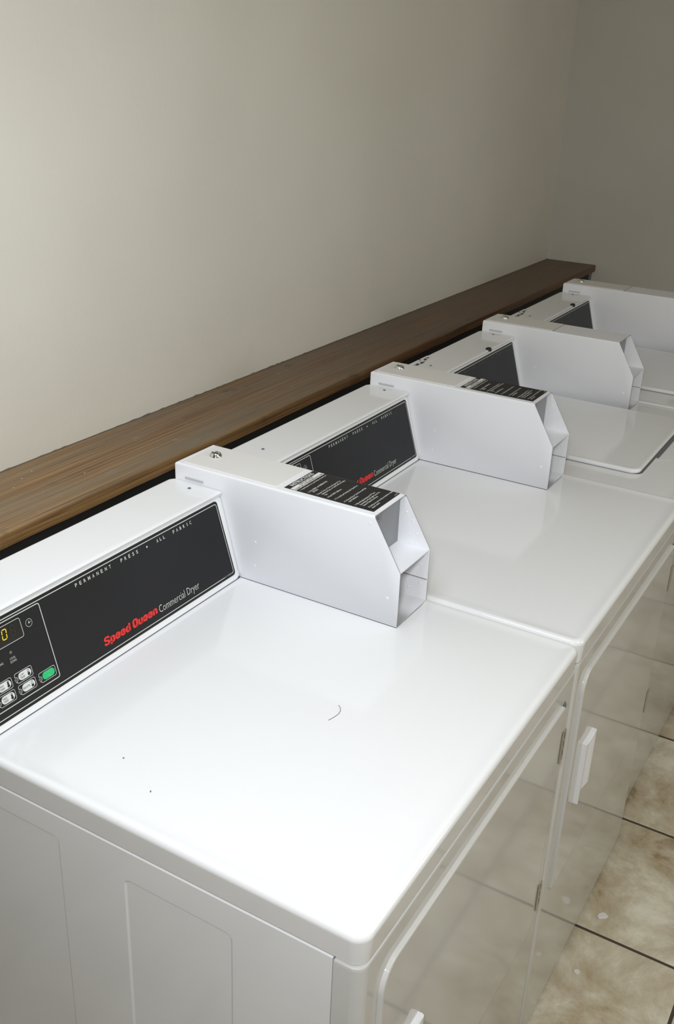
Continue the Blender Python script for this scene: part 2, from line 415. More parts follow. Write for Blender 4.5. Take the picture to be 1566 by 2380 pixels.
def make_cabinet(root, w, z, side=True):
    # front panel wraps round both front corners
    top = z - 0.0425
    bm = bmesh.new()
    loft(bm, [[(x, y, zz) for x, y in rrect4(0.0015 + i, w - 0.0015 - i, 0.0015 + i, 0.0362 - i, [0.0008, 0.0008, 0.015 - i, 0.015 - i], 7)]
              for i, zz in ((0.0005, 0.012), (0.0, 0.014), (0.0, top - 0.004), (0.0002, top - 0.0016), (0.0006, top))])
    fp = finish(bm, 'front_panel', M['shaded_front_enamel'], root, angle=50)
    # inner carcass: the dark seam between the sheets
    bm = bmesh.new()
    box(bm, 0.008, w - 0.008, 0.034, 0.690, 0.012, z - 0.038)
    finish(bm, 'carcass', M['seam'], root)
    bm = bmesh.new()
    y0, y1, z0, z1 = 0.0376, 0.692, 0.012, top
    def side_panel(x, sgn, recess):
        bm = bmesh.new()
        fmap = lambda yy, zz, d: (x + sgn * d, yy, zz)
        out = [(y0, z0), (y1, z0), (y1, z1), (y0, z1)]
        R = [(0.166, 0.326, 0.10, z - 0.0850), (0.4295, 0.600, 0.10, z - 0.0755)] if recess else []
        loops = []
        vo = [bm.verts.new(fmap(a, b, 0.002)) for a, b in out]
        es = [bm.edges.new((vo[i], vo[(i + 1) % 4])) for i in range(4)]
        holes = []
        for a0, a1, b0, b1 in R:
            pts = rrect(a0, a1, b0, b1, 0.010, 5)
            vh = [bm.verts.new(fmap(a, b, 0.002)) for a, b in pts]
            es += [bm.edges.new((vh[i], vh[(i + 1) % len(vh)])) for i in range(len(vh))]
            holes.append((vh, (a0, a1, b0, b1)))
        bmesh.ops.triangle_fill(bm, edges=es, use_beauty=True)
        for vh, (a0, a1, b0, b1) in holes:
            prev = vh; n = len(vh)
            for ins, dep in ((0.0010, 0.0003), (0.0020, 0.0010), (0.0030, 0.0017), (0.0040, 0.0020)):
                cur = [bm.verts.new(fmap(a, b, 0.002 + dep)) for a, b in rrect(a0 + ins, a1 - ins, b0 + ins, b1 - ins, 0.010 - ins, 5)]
                for i in range(n): bm.faces.new((prev[i], prev[(i + 1) % n], cur[(i + 1) % n], cur[i]))
                prev = cur
            bm.faces.new(prev)
        # folded lip along the top and the returns of the sheet
        vb = [bm.verts.new(fmap(a, b, 0.0065)) for a, b in ((y0, z0), (y1, z0), (y1, z1 + 0.0), (y0, z1 + 0.0))]
        vt = [bm.verts.new(fmap(a, b, 0.0035)) for a, b in ((y0, z0), (y1, z0), (y1, z1 + 0.0018), (y0, z1 + 0.0018))]
        for i in range(4):
            j = (i + 1) % 4
            bm.faces.new((vo[i], vo[j], vt[j], vt[i])); bm.faces.new((vt[i], vt[j], vb[j], vb[i]))
        finish(bm, 'side_panel', M['enamel'], root, angle=30)
    side_panel(0.0012, 1, side)
    side_panel(w - 0.0012, -1, False)

def console_map(z):
    c, s = (YC1 - YC0) / SL, ZC1 / SL
    # u along the machine, v up the slanted face, w out of the face
    return lambda u, v, w: (u, YC0 + c * v - s * w, z + s * v + c * w)

def make_console(root, z, screws=((0.5458, 0.6499), (0.0842, 0.6561))):
    bm = bmesh.new()
    # profile in y,z: slanted face, small overhanging lip, flat top
    c, s = (YC1 - YC0) / SL, ZC1 / SL
    fy = lambda v: YC0 + c * v
    prof = [(YC0, z + 0.0006), (YC0 - 0.0010, z + 0.0026), (fy(0.0095) - 0.0004, z + s * 0.0095), (fy(0.1435), z + s * 0.1435)]
    prof += [(fy(0.1438) + 0.0022, z + s * 0.1446), (YC1 - 0.0062, z + ZC1 - 0.0040), (YC1 - 0.0066, z + ZC1 - 0.0028),
             (YC1 - 0.0062, z + ZC1 - 0.0014), (YC1 - 0.0048, z + ZC1 - 0.0004), (YC1 - 0.0020, z + ZC1 - 0.00005), (YC1 + 0.001, z + ZC1), (YC2 - 0.006, z + ZC1), (YC2 - 0.001, z + ZC1 - 0.0015), (YC2, z + ZC1 - 0.006), (YC2, z + 0.0006)]
    cy = sum(p[0] for p in prof) / len(prof); cz = sum(p[1] for p in prof) / len(prof)
    def ring(x, k): return [(x, y + (cy - y) * k / 0.06 * 1.0, zz + (cz - zz) * k / 0.09) for y, zz in prof]
    xa, xb = 0.004, CX0 - 0.0012
    loft(bm, [ring(xa, 0.004), ring(xa + 0.0012, 0.0012), ring(xa + 0.004, 0), ring(xb - 0.010, 0), ring(xb - 0.004, 0.0012), ring(xb, 0.0040)])
    o = finish(bm, 'console', M['enamel'], root, angle=40)
    bm = bmesh.new()
    box(bm, 0.006, CX0 - 0.0015, YC0 + 0.0003, YC2 - 0.004, z - 0.0018, z + 0.0008)  # dark strip added for the shaded gap under the console
    finish(bm, 'base_gap_shade', M['blue_seam'], o)
    for sx, sy in screws:
        bm = bmesh.new()
        zt = z + ZC1
        lp = [[(sx + r * math.cos(2 * PI * i / 14), sy + r * math.sin(2 * PI * i / 14), zt + h) for i in range(14)] for r, h in ((0.0031, 0.0), (0.0031, 0.0006), (0.0022, 0.0014), (0.0006, 0.0017))]
        loft(bm, lp, True, True)
        finish(bm, 'screw', M['screw'], o)
    return o

def rr_path(u0, u1, v0, v1, r, n=5): return rrect(u0, u1, v0, v1, r, n)

def make_control_panel(root, z, washer=False):
    f = console_map(z)
    bm = bmesh.new()
    U0, U1, V0, V1 = 0.022, 0.5590, 0.0105, 0.1430
    # slight lean of the right end, as in the moulding
    pts = rrect(U0, U1, V0, V1, 0.006, 4)
    pts = [(u - (0.0042 * (v - V0) / (V1 - V0) if u > 0.3 else 0), v) for u, v in pts]
    plate(bm, f, pts, -0.001, 0.0012)
    cp = finish(bm, 'control_panel', M['black'], root, smooth=False)
    t = 0.0017
    ink = M['dim_ink'] if washer else M['silver_ink']
    # border line, broken at the serial number
    bm = bmesh.new()
    ring = rrect(U0 + 0.005, U1 - 0.0042, V0 + 0.0050, V1 - 0.0045, 0.004, 4)
    ring = [(u - (0.0042 * (v - V0) / (V1 - V0) if u > 0.3 else 0), v) for u, v in ring]
    # points go TR corner, TL, BL, BR; open at the bottom right
    k = len(ring) // 4
    BR = ring[3 * k:]; TR = ring[:k]; TL = ring[k:2 * k]; BL = ring[2 * k:3 * k]
    seq = [(0.5475, V0 + 0.0050)] + BR + TR + TL + BL + [(0.5300, V0 + 0.0050)]
    stroke(bm, f, seq, 0.0013, t)
    finish(bm, 'border_line', M['silver_ink'], cp, smooth=False)
    cap = 0.0052
    for word, a, b in (('PERMANENT', 0.2238, 0.2966), ('PRESS', 0.3172, 0.3556), ('ALL', 0.3980, 0.4178), ('FABRIC', 0.4372, 0.4832)):
        bm = bmesh.new()
        n = len(word); step = (b - a - 0.0042) / (n - 1)
        for i, ch in enumerate(word):
            text(bm, f, ch, a + 0.0021 + i * step, 0.1285, cap, w=t, center=True, offset=0.018,
                 width=(0.0013 if ch == 'I' else 0.0040 if ch != 'M' else 0.0046))
        finish(bm, 'function_lettering', ink, cp, smooth=False)
    bm = bmesh.new(); disc(bm, f, 0.3756, 0.1303, 0.0016, w=t)
    finish(bm, 'printed_dot', ink, cp, smooth=False)
    if washer:
        bm = bmesh.new()
        stroke(bm, f, rrect(0.032, 0.1568, 0.0255, 0.1345, 0.003, 3), 0.0010, t, True)
        finish(bm, 'section_line', M['dim_ink'], cp, smooth=False)
        bm = bmesh.new()
        brand(bm, f, 0.2450, 0.0262, 0.115, t)
        finish(bm, 'brand_lettering', M['red_ink'], cp, smooth=False)
        return
    bm = bmesh.new()
    brand(bm, f, 0.2450, 0.0262, 0.115, t)
    finish(bm, 'brand_lettering', M['red_ink'], cp, smooth=False)
    bm = bmesh.new()
    text(bm, f, 'Commercial Dryer', 0.3668, 0.0246, 0.0122, width=0.0985, w=t, offset=-0.006)
    finish(bm, 'model_lettering', M['silver_ink'], cp, smooth=False)
    bm = bmesh.new()
    text(bm, f, '511428', 0.5315, V0 + 0.0040, 0.0026, width=0.0142, w=t)
    finish(bm, 'part_number', M['silver_ink'], cp, smooth=False)
    # keypad section
    bm = bmesh.new()
    stroke(bm, f, rrect(0.032, 0.1563, 0.0255, 0.1350, 0.0032, 4), 0.0013, t, True)
    finish(bm, 'section_line', M['silver_ink'], cp, smooth=False)
    # display
    bm = bmesh.new()
    plate(bm, f, rrect(0.040, 0.1200, 0.1035, 0.1300, 0.003, 4), 0.0011, 0.0015, mi=0)
    stroke(bm, f, rrect(0.040, 0.1200, 0.1035, 0.1300, 0.003, 4), 0.0008, t + 0.0001, True, mi=1)
    def seg_digit(u0, u1, v0, v1, mi, segs='abcdef', wd=0.0011):
        vm = (v0 + v1) / 2; g = 0.0007
        S = dict(a=((u0 + g, v1), (u1 - g, v1)), b=((u1, vm + g), (u1, v1 - g)), c=((u1, v0 + g), (u1, vm - g)), d=((u0 + g, v0), (u1 - g, v0)),
                 e=((u0, v0 + g), (u0, vm - g)), f=((u0, vm + g), (u0, v1 - g)), g=((u0 + g, vm), (u1 - g, vm)))
        for q in segs:
            a, b = S[q]
            # slanted like the display digits
            stroke(bm, f, [(p[0] + 0.13 * (p[1] - v0), p[1]) for p in (a, b)], wd, t + 0.0003, mi=mi)
    seg_digit(0.0868, 0.0938, 0.1122, 0.1252, 2)
    seg_digit(0.1000, 0.1070, 0.1122, 0.1252, 3, 'abcdefg', 0.0016)
    finish(bm, 'display', [M['window'], M['silver_ink'], M['digit'], M['ghost']], cp, smooth=False)
    # clock sign
    bm = bmesh.new()
    cu, cv = 0.1328, 0.1165
    for i in range(12):
        a0, a1 = 2 * PI * (i + 0.12) / 12, 2 * PI * (i + 0.88) / 12
        stroke(bm, f, [(cu + 0.0053 * math.cos(a), cv + 0.0053 * math.sin(a)) for a in (a0, (a0 + a1) / 2, a1)], 0.0007, t)
    stroke(bm, f, [(cu, cv), (cu, cv + 0.0030)], 0.0007, t); stroke(bm, f, [(cu, cv), (cu + 0.0036, cv + 0.0008)], 0.0007, t + 0.0001)
    disc(bm, f, cu, cv, 0.0011, w=t + 0.0002)
    finish(bm, 'clock_sign', M['silver_ink'], cp, smooth=False)
    # cycle lamps and words
    for u in (0.0925, 0.0700):
        bm = bmesh.new(); disc(bm, f, u, 0.0925, 0.0022, w=t, n=16)
        finish(bm, 'cycle_lamp', M['led_off'], cp, smooth=False)
    bm = bmesh.new()
    text(bm, f, 'COOL', 0.0928, 0.0830, 0.0031, width=0.0095, w=t, center=True)
    text(bm, f, 'DOWN', 0.0928, 0.0785, 0.0031, width=0.0100, w=t, center=True)
    text(bm, f, 'DRYING', 0.0705, 0.0830, 0.0031, width=0.0130, w=t, center=True)
    finish(bm, 'lamp_lettering', M['silver_ink'], cp, smooth=False)
    # pads
    def pad(u, v, lines, start=False, bulb=0.35):
        bm = bmesh.new()
        u0, u1, v0, v1 = u - 0.0166, u + 0.0124, v - 0.0071, v + 0.0071
        lu, lv, lr = u0 + 0.0006, v0 + 0.0062, 0.0033
        # outline with a bite round the lamp
        full = rrect(u0, u1, v0, v1, 0.0026, 4)
        k = len(full) // 4
        BR, TR, TL, BL = full[3 * k:], full[:k], full[k:2 * k], full[2 * k:]
        bite = [(lu + lr * math.cos(a), lv + lr * math.sin(a)) for a in [PI * 0.55 - PI * 1.08 * i / 8 for i in range(9)]]
        path = bite + [(u0 + 0.0022, v0 + 0.0012), (u0 + 0.0038, v0)] + BR + TR + TL + [(u0, lv + lr + 0.0003)]
        stroke(bm, f, path, 0.0007, t, True, mi=1)
        disc(bm, f, lu - 0.0004, lv, 0.0021, w=t, mi=2)
        plate(bm, f, rrect(u - 0.0110, u + 0.0106, v - 0.0054, v + 0.0054, 0.0054, 6), 0.0011, 0.0018, mi=0)
        q = 0.0020
        if start:
            text(bm, f, 'START', u + 0.0002, v + 0.0014, 0.0028, width=0.0125, w=q, mi=3, center=True)
            stroke(bm, f, [(u + 0.0018 * math.cos(a), v - 0.0022 + 0.0018 * math.sin(a)) for a in (0, PI / 2, PI, 1.5 * PI)], 0.0006, q, True, mi=3)
            finish(bm, 'start_button', [M['green'], M['silver_ink'], M['led_off'], M['green_ink']], cp, smooth=False)
            return
        if len(lines) == 2:
            text(bm, f, lines[0], u - 0.0050, v + 0.0004, 0.0027, width=0.0068, w=q, mi=3, center=True)
            text(bm, f, lines[1], u - 0.0046, v - 0.0036, 0.0027, width=0.0078, w=q, mi=3, center=True)
        else:
            text(bm, f, lines[0], u - 0.0042, v - 0.0012, 0.0027, width=0.0120, w=q, mi=3, center=True)
        tu = u + 0.0060
        disc(bm, f, tu, v - 0.0024, 0.0021, w=q, mi=3)
        stroke(bm, f, rrect(tu - 0.0011, tu + 0.0011, v - 0.0020, v + 0.0042, 0.0010, 3), 0.0005, q, True, mi=3)
        stroke(bm, f, [(tu, v - 0.002), (tu, v - 0.002 + 0.0058 * bulb)], 0.0019, q + 0.0001, mi=3)
        finish(bm, 'temperature_button', [M['button'], M['silver_ink'], M['led_off'], M['ink']], cp, smooth=False)
    pad(0.1034, 0.0556, ('LOW', 'TEMP'), bulb=0.45)
    pad(0.0686, 0.0556, ('HIGH', 'TEMP'), bulb=0.95)
    pad(0.0686, 0.0384, ('MED', 'TEMP'), bulb=0.75)
    pad(0.1040, 0.0384, ('DELICATES',), bulb=0.25)
    pad(0.1394, 0.0380, (), start=True)

def make_coin_box(root, z, sticker=True):
    bm = bmesh.new()
    b0 = 0.0002
    pts = [(YK, z + b0), (YK, z + ZT), (YT, z + ZT), (YB, z + ZM), (YB, z + b0)]
    A = [bm.verts.new((CX0, y, zz)) for y, zz in pts]; B = [bm.verts.new((CX1, y, zz)) for y, zz in pts]
    bm.faces.new(A); bm.faces.new(B[::-1])
    faces = {}
    for i in range(5):
        j = (i + 1) % 5
        faces[i] = bm.faces.new((A[j], A[i], B[i], B[j]))
    bm.normal_update()
    bmesh.ops.recalc_face_normals(bm, faces=bm.faces[:])
    bmesh.ops.delete(bm, geom=[faces[2], faces[3]], context='FACES_ONLY')
    bm.edges.ensure_lookup_table()
    es = [e for e in bm.edges if all(abs(v.co.z - (z + ZT)) < 1e-6 for v in e.verts)
          and (abs(e.verts[0].co.x - e.verts[1].co.x) < 1e-6 or all(abs(v.co.y - YK) < 1e-6 for v in e.verts))]
    bmesh.ops.bevel(bm, geom=es, offset=0.0038, segments=4, profile=0.5, affect='EDGES')
    o = finish(bm, 'coin_box', M['powder'], root, angle=40, recalc=False, wn=False)
    so = o.modifiers.new('sheet', 'SOLIDIFY'); so.thickness = 0.0018; so.offset = -1; so.use_even_offset = True
    wm = o.modifiers.new('even_normals', 'WEIGHTED_NORMAL'); wm.keep_sharp = True
    bm = bmesh.new()
    box(bm, CX0 + 0.0005, CX1 - 0.0005, YB + 0.0005, YK - 0.002, z - 0.0018, z + 0.0003)  # dark strip standing in for the contact shade below the coin box
    finish(bm, 'base_gap_shade', M['blue_seam'], o)
    # ledge and coin slide plate inside the mouth
    bm = bmesh.new()
    box(bm, CX0 + 0.0022, CX1 - 0.0022, YB + 0.0012, 0.350, z + ZM - 0.0020, z + ZM - 0.0002)
    finish(bm, 'inner_ledge', M['powder'], o)
    bm = bmesh.new()
    box(bm, CX0 + 0.0022, CX1 - 0.0022, 0.322, 0.324, z + ZM, z + ZT - 0.0022)
    fm = lambda u, v, w: (u, 0.322 - w, v)
    box(bm, CX0 + 0.0040, CX0 + 0.0085, 0.3212, 0.3222, z + ZM + 0.006, z + ZT - 0.006, mi=1)
    # maker's plate: six-sided outline with letters
    hu, hv = CX0 + 0.028, z + ZT - 0.0165
    stroke(bm, fm, [(hu - 0.013, hv), (hu - 0.009, hv + 0.008), (hu + 0.009, hv + 0.008), (hu + 0.013, hv), (hu + 0.009, hv - 0.008), (hu - 0.009, hv - 0.008)], 0.0008, 0.0003, True, mi=2)
    text(bm, fm, 'ESD', hu, hv - 0.0035, 0.007, width=0.014, w=0.0003, mi=2, center=True, offset=0.01)
    finish(bm, 'coin_slide_plate', [M['grey'], M['dark'], M['seam']], o, smooth=False, recalc=False)
    bm = bmesh.new()
    box(bm, CX0 + 0.0022, CX1 - 0.0022, 0.395, 0.397, z + 0.003, z + ZM - 0.002)
    finish(bm, 'back_plate', M['powder'], o)
    # fold seam on the inside of the far cheek
    bm = bmesh.new()
    box(bm, CX1 - 0.0026, CX1 - 0.0017, YB + 0.001, 0.39, z + 0.0398, z + 0.0406)
    finish(bm, 'inner_seam', M['seam'], o)
    # dimples
    fx = lambda u, v, w: (CX0 - w, u, v)
    for y, zz in ((0.5336, 0.0738), (0.5352, 0.0296), (0.3195, 0.1660), (0.2823, 0.0472)):
        bm = bmesh.new()
        loft(bm, [[fx(y + r * math.cos(2 * PI * i / 12), z + zz + r * math.sin(2 * PI * i / 12), h) for i in range(12)] for r, h in ((0.0028, -0.0002), (0.0024, 0.0003), (0.0012, 0.0005))], False, True)
        finish(bm, 'rivet', M['powder'], o, angle=60)
    fx2 = lambda u, v, w: (CX1 - 0.0018 - w, u, v)
    for y, zz in ((0.309, 0.150), (0.297, 0.138), (0.302, 0.112), (0.288, 0.117), (0.288, 0.100), (0.276, 0.065), (0.276, 0.030), (0.300, 0.052), (0.296, 0.018)):
        bm = bmesh.new()
        loft(bm, [[fx2(y + r * math.cos(2 * PI * i / 10), z + zz + r * math.sin(2 * PI * i / 10), h) for i in range(10)] for r, h in ((0.0017, -0.0002), (0.0015, 0.0005), (0.0007, 0.0009))], False, True)
        finish(bm, 'rivet', M['powder'], o, angle=60)
    # lock cover over the rear of the top
    bm = bmesh.new()
    zt = z + ZT
    xa, xb = CX0 + 0.0080, CX1 - 0.0055
    slab(bm, xa, xb, 0.4985, 0.688, 0.002, [(0, zt - 0.0005), (0, zt + 0.0008), (0.0006, zt + 0.0012)], n=2)
    finish(bm, 'lid', M['beige_lid'] , o, angle=30)
    # lock
    bm = bmesh.new()
    lx, ly, lz = 0.6300, 0.6580, zt + 0.0010
    def cring(r, h, n=24): return [(lx + r * math.cos(2 * PI * i / n), ly + r * math.sin(2 * PI * i / n), lz + h) for i in range(n)]
    loft(bm, [cring(0.0112, 0), cring(0.0112, 0.0012), cring(0.0104, 0.0030), cring(0.0088, 0.0058), cring(0.0080, 0.0066), cring(0.0070, 0.0066), cring(0.0064, 0.0056)])
    fz = lambda u, v, w: (lx + u, ly + v, lz + w)
    box(bm, lx - 0.0009, lx + 0.0009, ly - 0.0035, ly + 0.0035, lz + 0.0055, lz + 0.0059, mi=1)
    stroke(bm, fz, [(0.0042 * math.cos(2 * PI * i / 16), 0.0042 * math.sin(2 * PI * i / 16)) for i in range(16)], 0.0008, 0.00575, True, mi=1)
    finish(bm, 'lock', [M['chrome'], M['dark']], o, angle=30, recalc=True)
    # grey strip for the shaded notch where the console top tucks in
    bm = bmesh.new()
    box(bm, CX0 - 0.0011, CX0 - 0.0001, 0.640, 0.678, z + 0.1535, z + 0.1575)
    finish(bm, 'slot_shade', M['pale_grey'], o)
    if not sticker:
        bm = bmesh.new()
        box(bm, CX0 + 0.004, CX1 - 0.004, 0.4968, 0.4982, zt - 0.0004, zt + 0.0003)
        finish(bm, 'cover_seam', M['seam'], o)
        return o
    bm = bmesh.new()
    fs = lambda u, v, w: (u, v, zt + w)
    s0, s1 = 0.5846, 0.6728
    plate(bm, fs, [(s0, 0.3222), (s1, 0.3222), (s1, 0.4872), (s0, 0.4872)], -0.0001, 0.0003, mi=0)
    poly(bm, fs, [(s0 + 0.0006, 0.4640), (s1 - 0.0006, 0.4640), (s1 - 0.0006, 0.4755), (s0 + 0.0006, 0.4755)], 0.0006, mi=1)
    q = 0.0009
    text(bm, fs, 'INSTRUCTIONS', (s0 + s1) / 2, 0.4775, 0.0072, width=0.066, w=q, mi=1, center=True, offset=0.022)
    text(bm, fs, 'IMPORTANT', (s0 + s1) / 2, 0.4703, 0.0044, width=0.042, w=q, mi=0, center=True)
    text(bm, fs, 'CLEAN LINT FILTER BEFORE EACH LOAD', (s0 + s1) / 2, 0.4651, 0.0036, width=0.082, w=q, mi=0, center=True, offset=0.01)
    lines = [(0, '1. Open Dryer Door, Load Clothes, Close Door', .4575), (0, '2. Select FABRIC and TEMPERATURE', .4425), (1, 'SETTINGS', .4370),
             (0, '3. Insert Coins or Card as Required, Use', .4262), (1, 'Additional Coins or Card For More Drying', .4206), (1, 'Time', .4150),
             (0, '4. Push START PadButton.', .4065), (0, '5. To Stop Dryer During Cycle Open Door.', .3932), (0, '6. To Restart Dryer Close Door and Push', .3765), (1, 'Start PadButton.', .3708),
             (0, '7. When Display Indicates "00" Time', .3560), (1, 'Remaining, or Panel Light Goes Out,', .3504), (1, 'Remove Clothes From Dryer.', .3448),
             (1, 'If clothes are not as dry as desired, repeat', .3350), (1, 'steps 3 and 4.', .3296)]
    for ind, s, y in lines:
        text(bm, fs, s, s0 + (0.0045 if ind == 0 else 0.0098), y - 0.0005, 0.0037, width=len(s) * 0.00178, w=q, mi=1, offset=0.012, res=1)
    text(bm, fs, '502860', s1 - 0.0135, 0.3240, 0.0024, width=0.0105, w=q, mi=1, res=1)
    finish(bm, 'instruction_sticker', [M['ink'], M['white_ink']], o, smooth=False, recalc=False)
    return o

def make_door(root, z):
    x0, x1, zt, zb = 0.0430, 0.6330, z - 0.0790, z - 0.5330
    ys = 0.0015; out = 0.0060
    def dl(ins, d): return [(u, ys - d, v) for u, v in rrect4(x0 + ins, x1 - ins, zb + ins, zt - ins, [max(0.002, r - ins) for r in (0.006, 0.034, 0.006, 0.030)], 8)]
    bm = bmesh.new()
    loft(bm, [dl(0.0, -0.0003), dl(0.0, out - 0.0025), dl(0.0005, out - 0.0010), dl(0.0018, out - 0.0002), dl(0.004, out)], True, True)
    d = finish(bm, 'door', M['shaded_front_enamel'], root, angle=50)
    # added dark wedge: the shaded gap beside the square door corner
    bm = bmesh.new()
    pts = [(x1 - 0.0005, ys + 0.0002), (x1 - 0.0005, ys - out + 0.0004), (x1 + 0.004, ys - out * 0.72), (x1 + 0.013, ys + 0.0002)]
    loft(bm, [[(a, b, zt - 0.0035) for a, b in pts], [(a, b, zt - 0.0004) for a, b in pts]])
    finish(bm, 'corner_gap_shade', M['seam'], d, smooth=False)
    # pull: a shallow moulded scoop, square at its top, open at its foot
    bm = bmesh.new()
    hx0, hx1 = 0.0930, 0.1500
    hz0, hz1 = z - 0.3700, z - 0.2430
    yo = ys - out
    def hp(x_cut, zz, deep=1.0):
        P = [(hx0, 0.0), (hx0, 0.0078), (hx0 + 0.0010, 0.0086), (hx0 + 0.0055, 0.0086), (hx0 + 0.0070, 0.0078), (hx0 + 0.0105, 0.0034), (hx0 + 0.018, 0.0022),
             (hx0 + 0.030, 0.0026), (hx0 + 0.038, 0.0048), (hx1 - 0.010, 0.0088), (hx1 - 0.004, 0.0094), (hx1 - 0.001, 0.0084), (hx1, 0.0060), (hx1, 0.0)]
        out_ = []
        for k, (x, dd) in enumerate(P):
            if 4 <= k <= 9: dd = dd * deep + 0.0088 * (1 - deep)
            if x > x_cut: x, dd = x_cut, dd * 0.25
            out_.append((x, yo + 0.0002 - dd, zz))
        return out_
    loft(bm, [hp(hx0 + 0.012, hz0), hp(hx0 + 0.034, hz0 + 0.004), hp(1, hz0 + 0.016), hp(1, hz1 - 0.014), hp(1, hz1 - 0.006, 0.45), hp(1, hz1 - 0.0035, 0.0), hp(1, hz1)])
    finish(bm, 'handle', M['powder'], d, angle=40)
    for za, zb_ in ((z - 0.1890, z - 0.1300), (z - 0.4980, z - 0.4430)):
        bm = bmesh.new()
        box(bm, x1 + 0.001, x1 + 0.0175, yo - 0.0012, yo + 0.0006, za, zb_, bevel=0.0005, seg=1)
        hgt = zb_ - za
        for k in (0.18, 0.46, 0.74):
            box(bm, x1 + 0.0050, x1 + 0.0120, yo - 0.0016, yo - 0.0010, za + hgt * k, za + hgt * (k + 0.17), mi=1)
        loft(bm, [[(x1 + 0.002 + 0.0022 * math.cos(2 * PI * i / 8), yo - 0.0012 + 0.0022 * math.sin(2 * PI * i / 8), zz) for i in range(8)] for zz in (za, zb_)])
        finish(bm, 'hinge', [M['steel'], M['dark']], d, angle=30)
    return d

def dryer(name, label, x):
    t = thing(name, label, 'dryer', (x, 0, 0), 'clothes dryers')
    make_cabinet(t, W, H); make_top_panel(t, W, H); make_door(t, H)
    make_console(t, H); make_control_panel(t, H); make_coin_box(t, H)
    return t

def washer(label, x):
    z = H + WASHER_DZ
    t = thing('washing_machine', label, 'washing machine', (x, WASHER_DY, 0), 'top-loading washing machines')
    make_cabinet(t, 0.6765, z, side=False); make_top_panel(t, 0.6765, z)
    con = make_console(t, z, screws=((0.545, 0.655), (0.1497, 0.655)))
    zt = z + ZC1
    # black bumper plug on the lip of the console
    bm = bmesh.new()
    px, py = 0.388, YC1 - 0.0035
    loft(bm, [[(px + r * math.cos(2 * PI * i / 14), py - 0.002 + h * 0.4, zt - 0.004 + 0.0 + h + r * math.sin(2 * PI * i / 14) * 0.9) if False else (px + r * math.cos(2 * PI * i / 14), py + r * 0.9 * math.sin(2 * PI * i / 14), zt - 0.004 + h) for i in range(14)] for r, h in ((0.0085, 0), (0.0090, 0.004), (0.0080, 0.007), (0.005, 0.0088))])
    finish(bm, 'plug', M['ink'], con, angle=50)
    # rating label at the back of the console top
    bm = bmesh.new()
    fl = lambda u, v, w: (u, v, zt + w)
    l0, l1, m0, m1 = 0.060, 0.228, 0.674, 0.7035
    plate(bm, fl, [(l0, m0), (l1, m0), (l1, m1), (l0, m1)], 0.0, 0.0003, mi=0)
    r = random.Random(7)
    for a, b_, c_, d_ in ((.205, .6905, .010, .005), (.188, .6925, .014, .0022), (.184, .6865, .012, .0055), (.172, .6845, .006, .0030), (.150, .6800, .017, .0075),
                          (.140, .6890, .010, .0018), (.128, .6820, .016, .0060), (.165, .6930, .010, .0015), (.176, .6990, .008, .0025), (.112, .6880, .020, .0016), (.100, .6810, .022, .0060), (.080, .6900, .030, .0016)):
        q_ = r.uniform(-0.0015, 0.0015)
        poly(bm, fl, [(a, b_), (a + c_, b_ + q_), (a + c_ * 0.96, b_ + d_), (a + c_ * 0.08, b_ + d_ - q_)], 0.0006, mi=1)
    finish(bm, 'rating_label', [M['enamel'], M['ink']], con, smooth=False, recalc=False)
    make_control_panel(t, z, washer=True)
    make_coin_box(t, z, sticker=False)
    # loading lid: raised slab with rolled edges over a dark gap at its front
    bm = bmesh.new()
    a0, a1, b0, b1 = 0.1205, 0.560, 0.1105, 0.520
    zs = z - 0.0012
    slab(bm, a0, a1, b0, b1, 0.024, [(0.004, zs + 0.0012), (0.0012, zs + 0.0026), (0.0, zs + 0.006), (0.0004, zs + 0.0088), (0.0022, zs + 0.0112), (0.0055, zs + 0.0122), (0.012, zs + 0.0118), (0.020, zs + 0.0112)], n=8)
    lid = finish(bm, 'lid', M['enamel'], t, angle=50)
    bm = bmesh.new()
    box(bm, 0.262, 0.428, b0 - 0.009, b0 + 0.004, zs - 0.001, zs + 0.0014)  # dark patch added for the shade of the finger recess
    slab(bm, a0 + 0.007, a1 - 0.007, b0 - 0.0030, b1 - 0.006, 0.020, [(0, zs - 0.001), (0, zs + 0.0010)], n=6)  # dark sheet for the shaded gap beneath the lid edge
    finish(bm, 'lid_gap_shade', M['seam'], lid)
    # finger scoop in front of the lid
    bm = bmesh.new()
    p4 = [(0.238, b0 + 0.002, 0.0003), (0.268, b0 - 0.036, 0.0009), (0.425, b0 - 0.036, 0.0009), (0.452, b0 + 0.002, 0.0003)]
    loft(bm, [[(a, b_, zs - 0.0005) for a, b_, c_ in p4], [(a, b_, zs + 0.0002) for a, b_, c_ in p4]])
    finish(bm, 'finger_scoop', M['enamel'], t, angle=50)
    return t

d1 = dryer('clothes_dryer', 'white coin dryer nearest the camera, its left side and whole bright top in view', 0.0)
d2 = copy_tree(d1); d2.location.x = W
d2['label'] = 'white coin dryer second in the row, its keypad hidden by the nearest coin box'
w1 = washer('white top-loading washer beside the second dryer, its lid corner in view', 1.3745)
w2 = copy_tree(w1); w2.location.x = 1.3745 + 0.6775
w2['label'] = 'white top-loading washer farthest away, last in the row before the end wall'

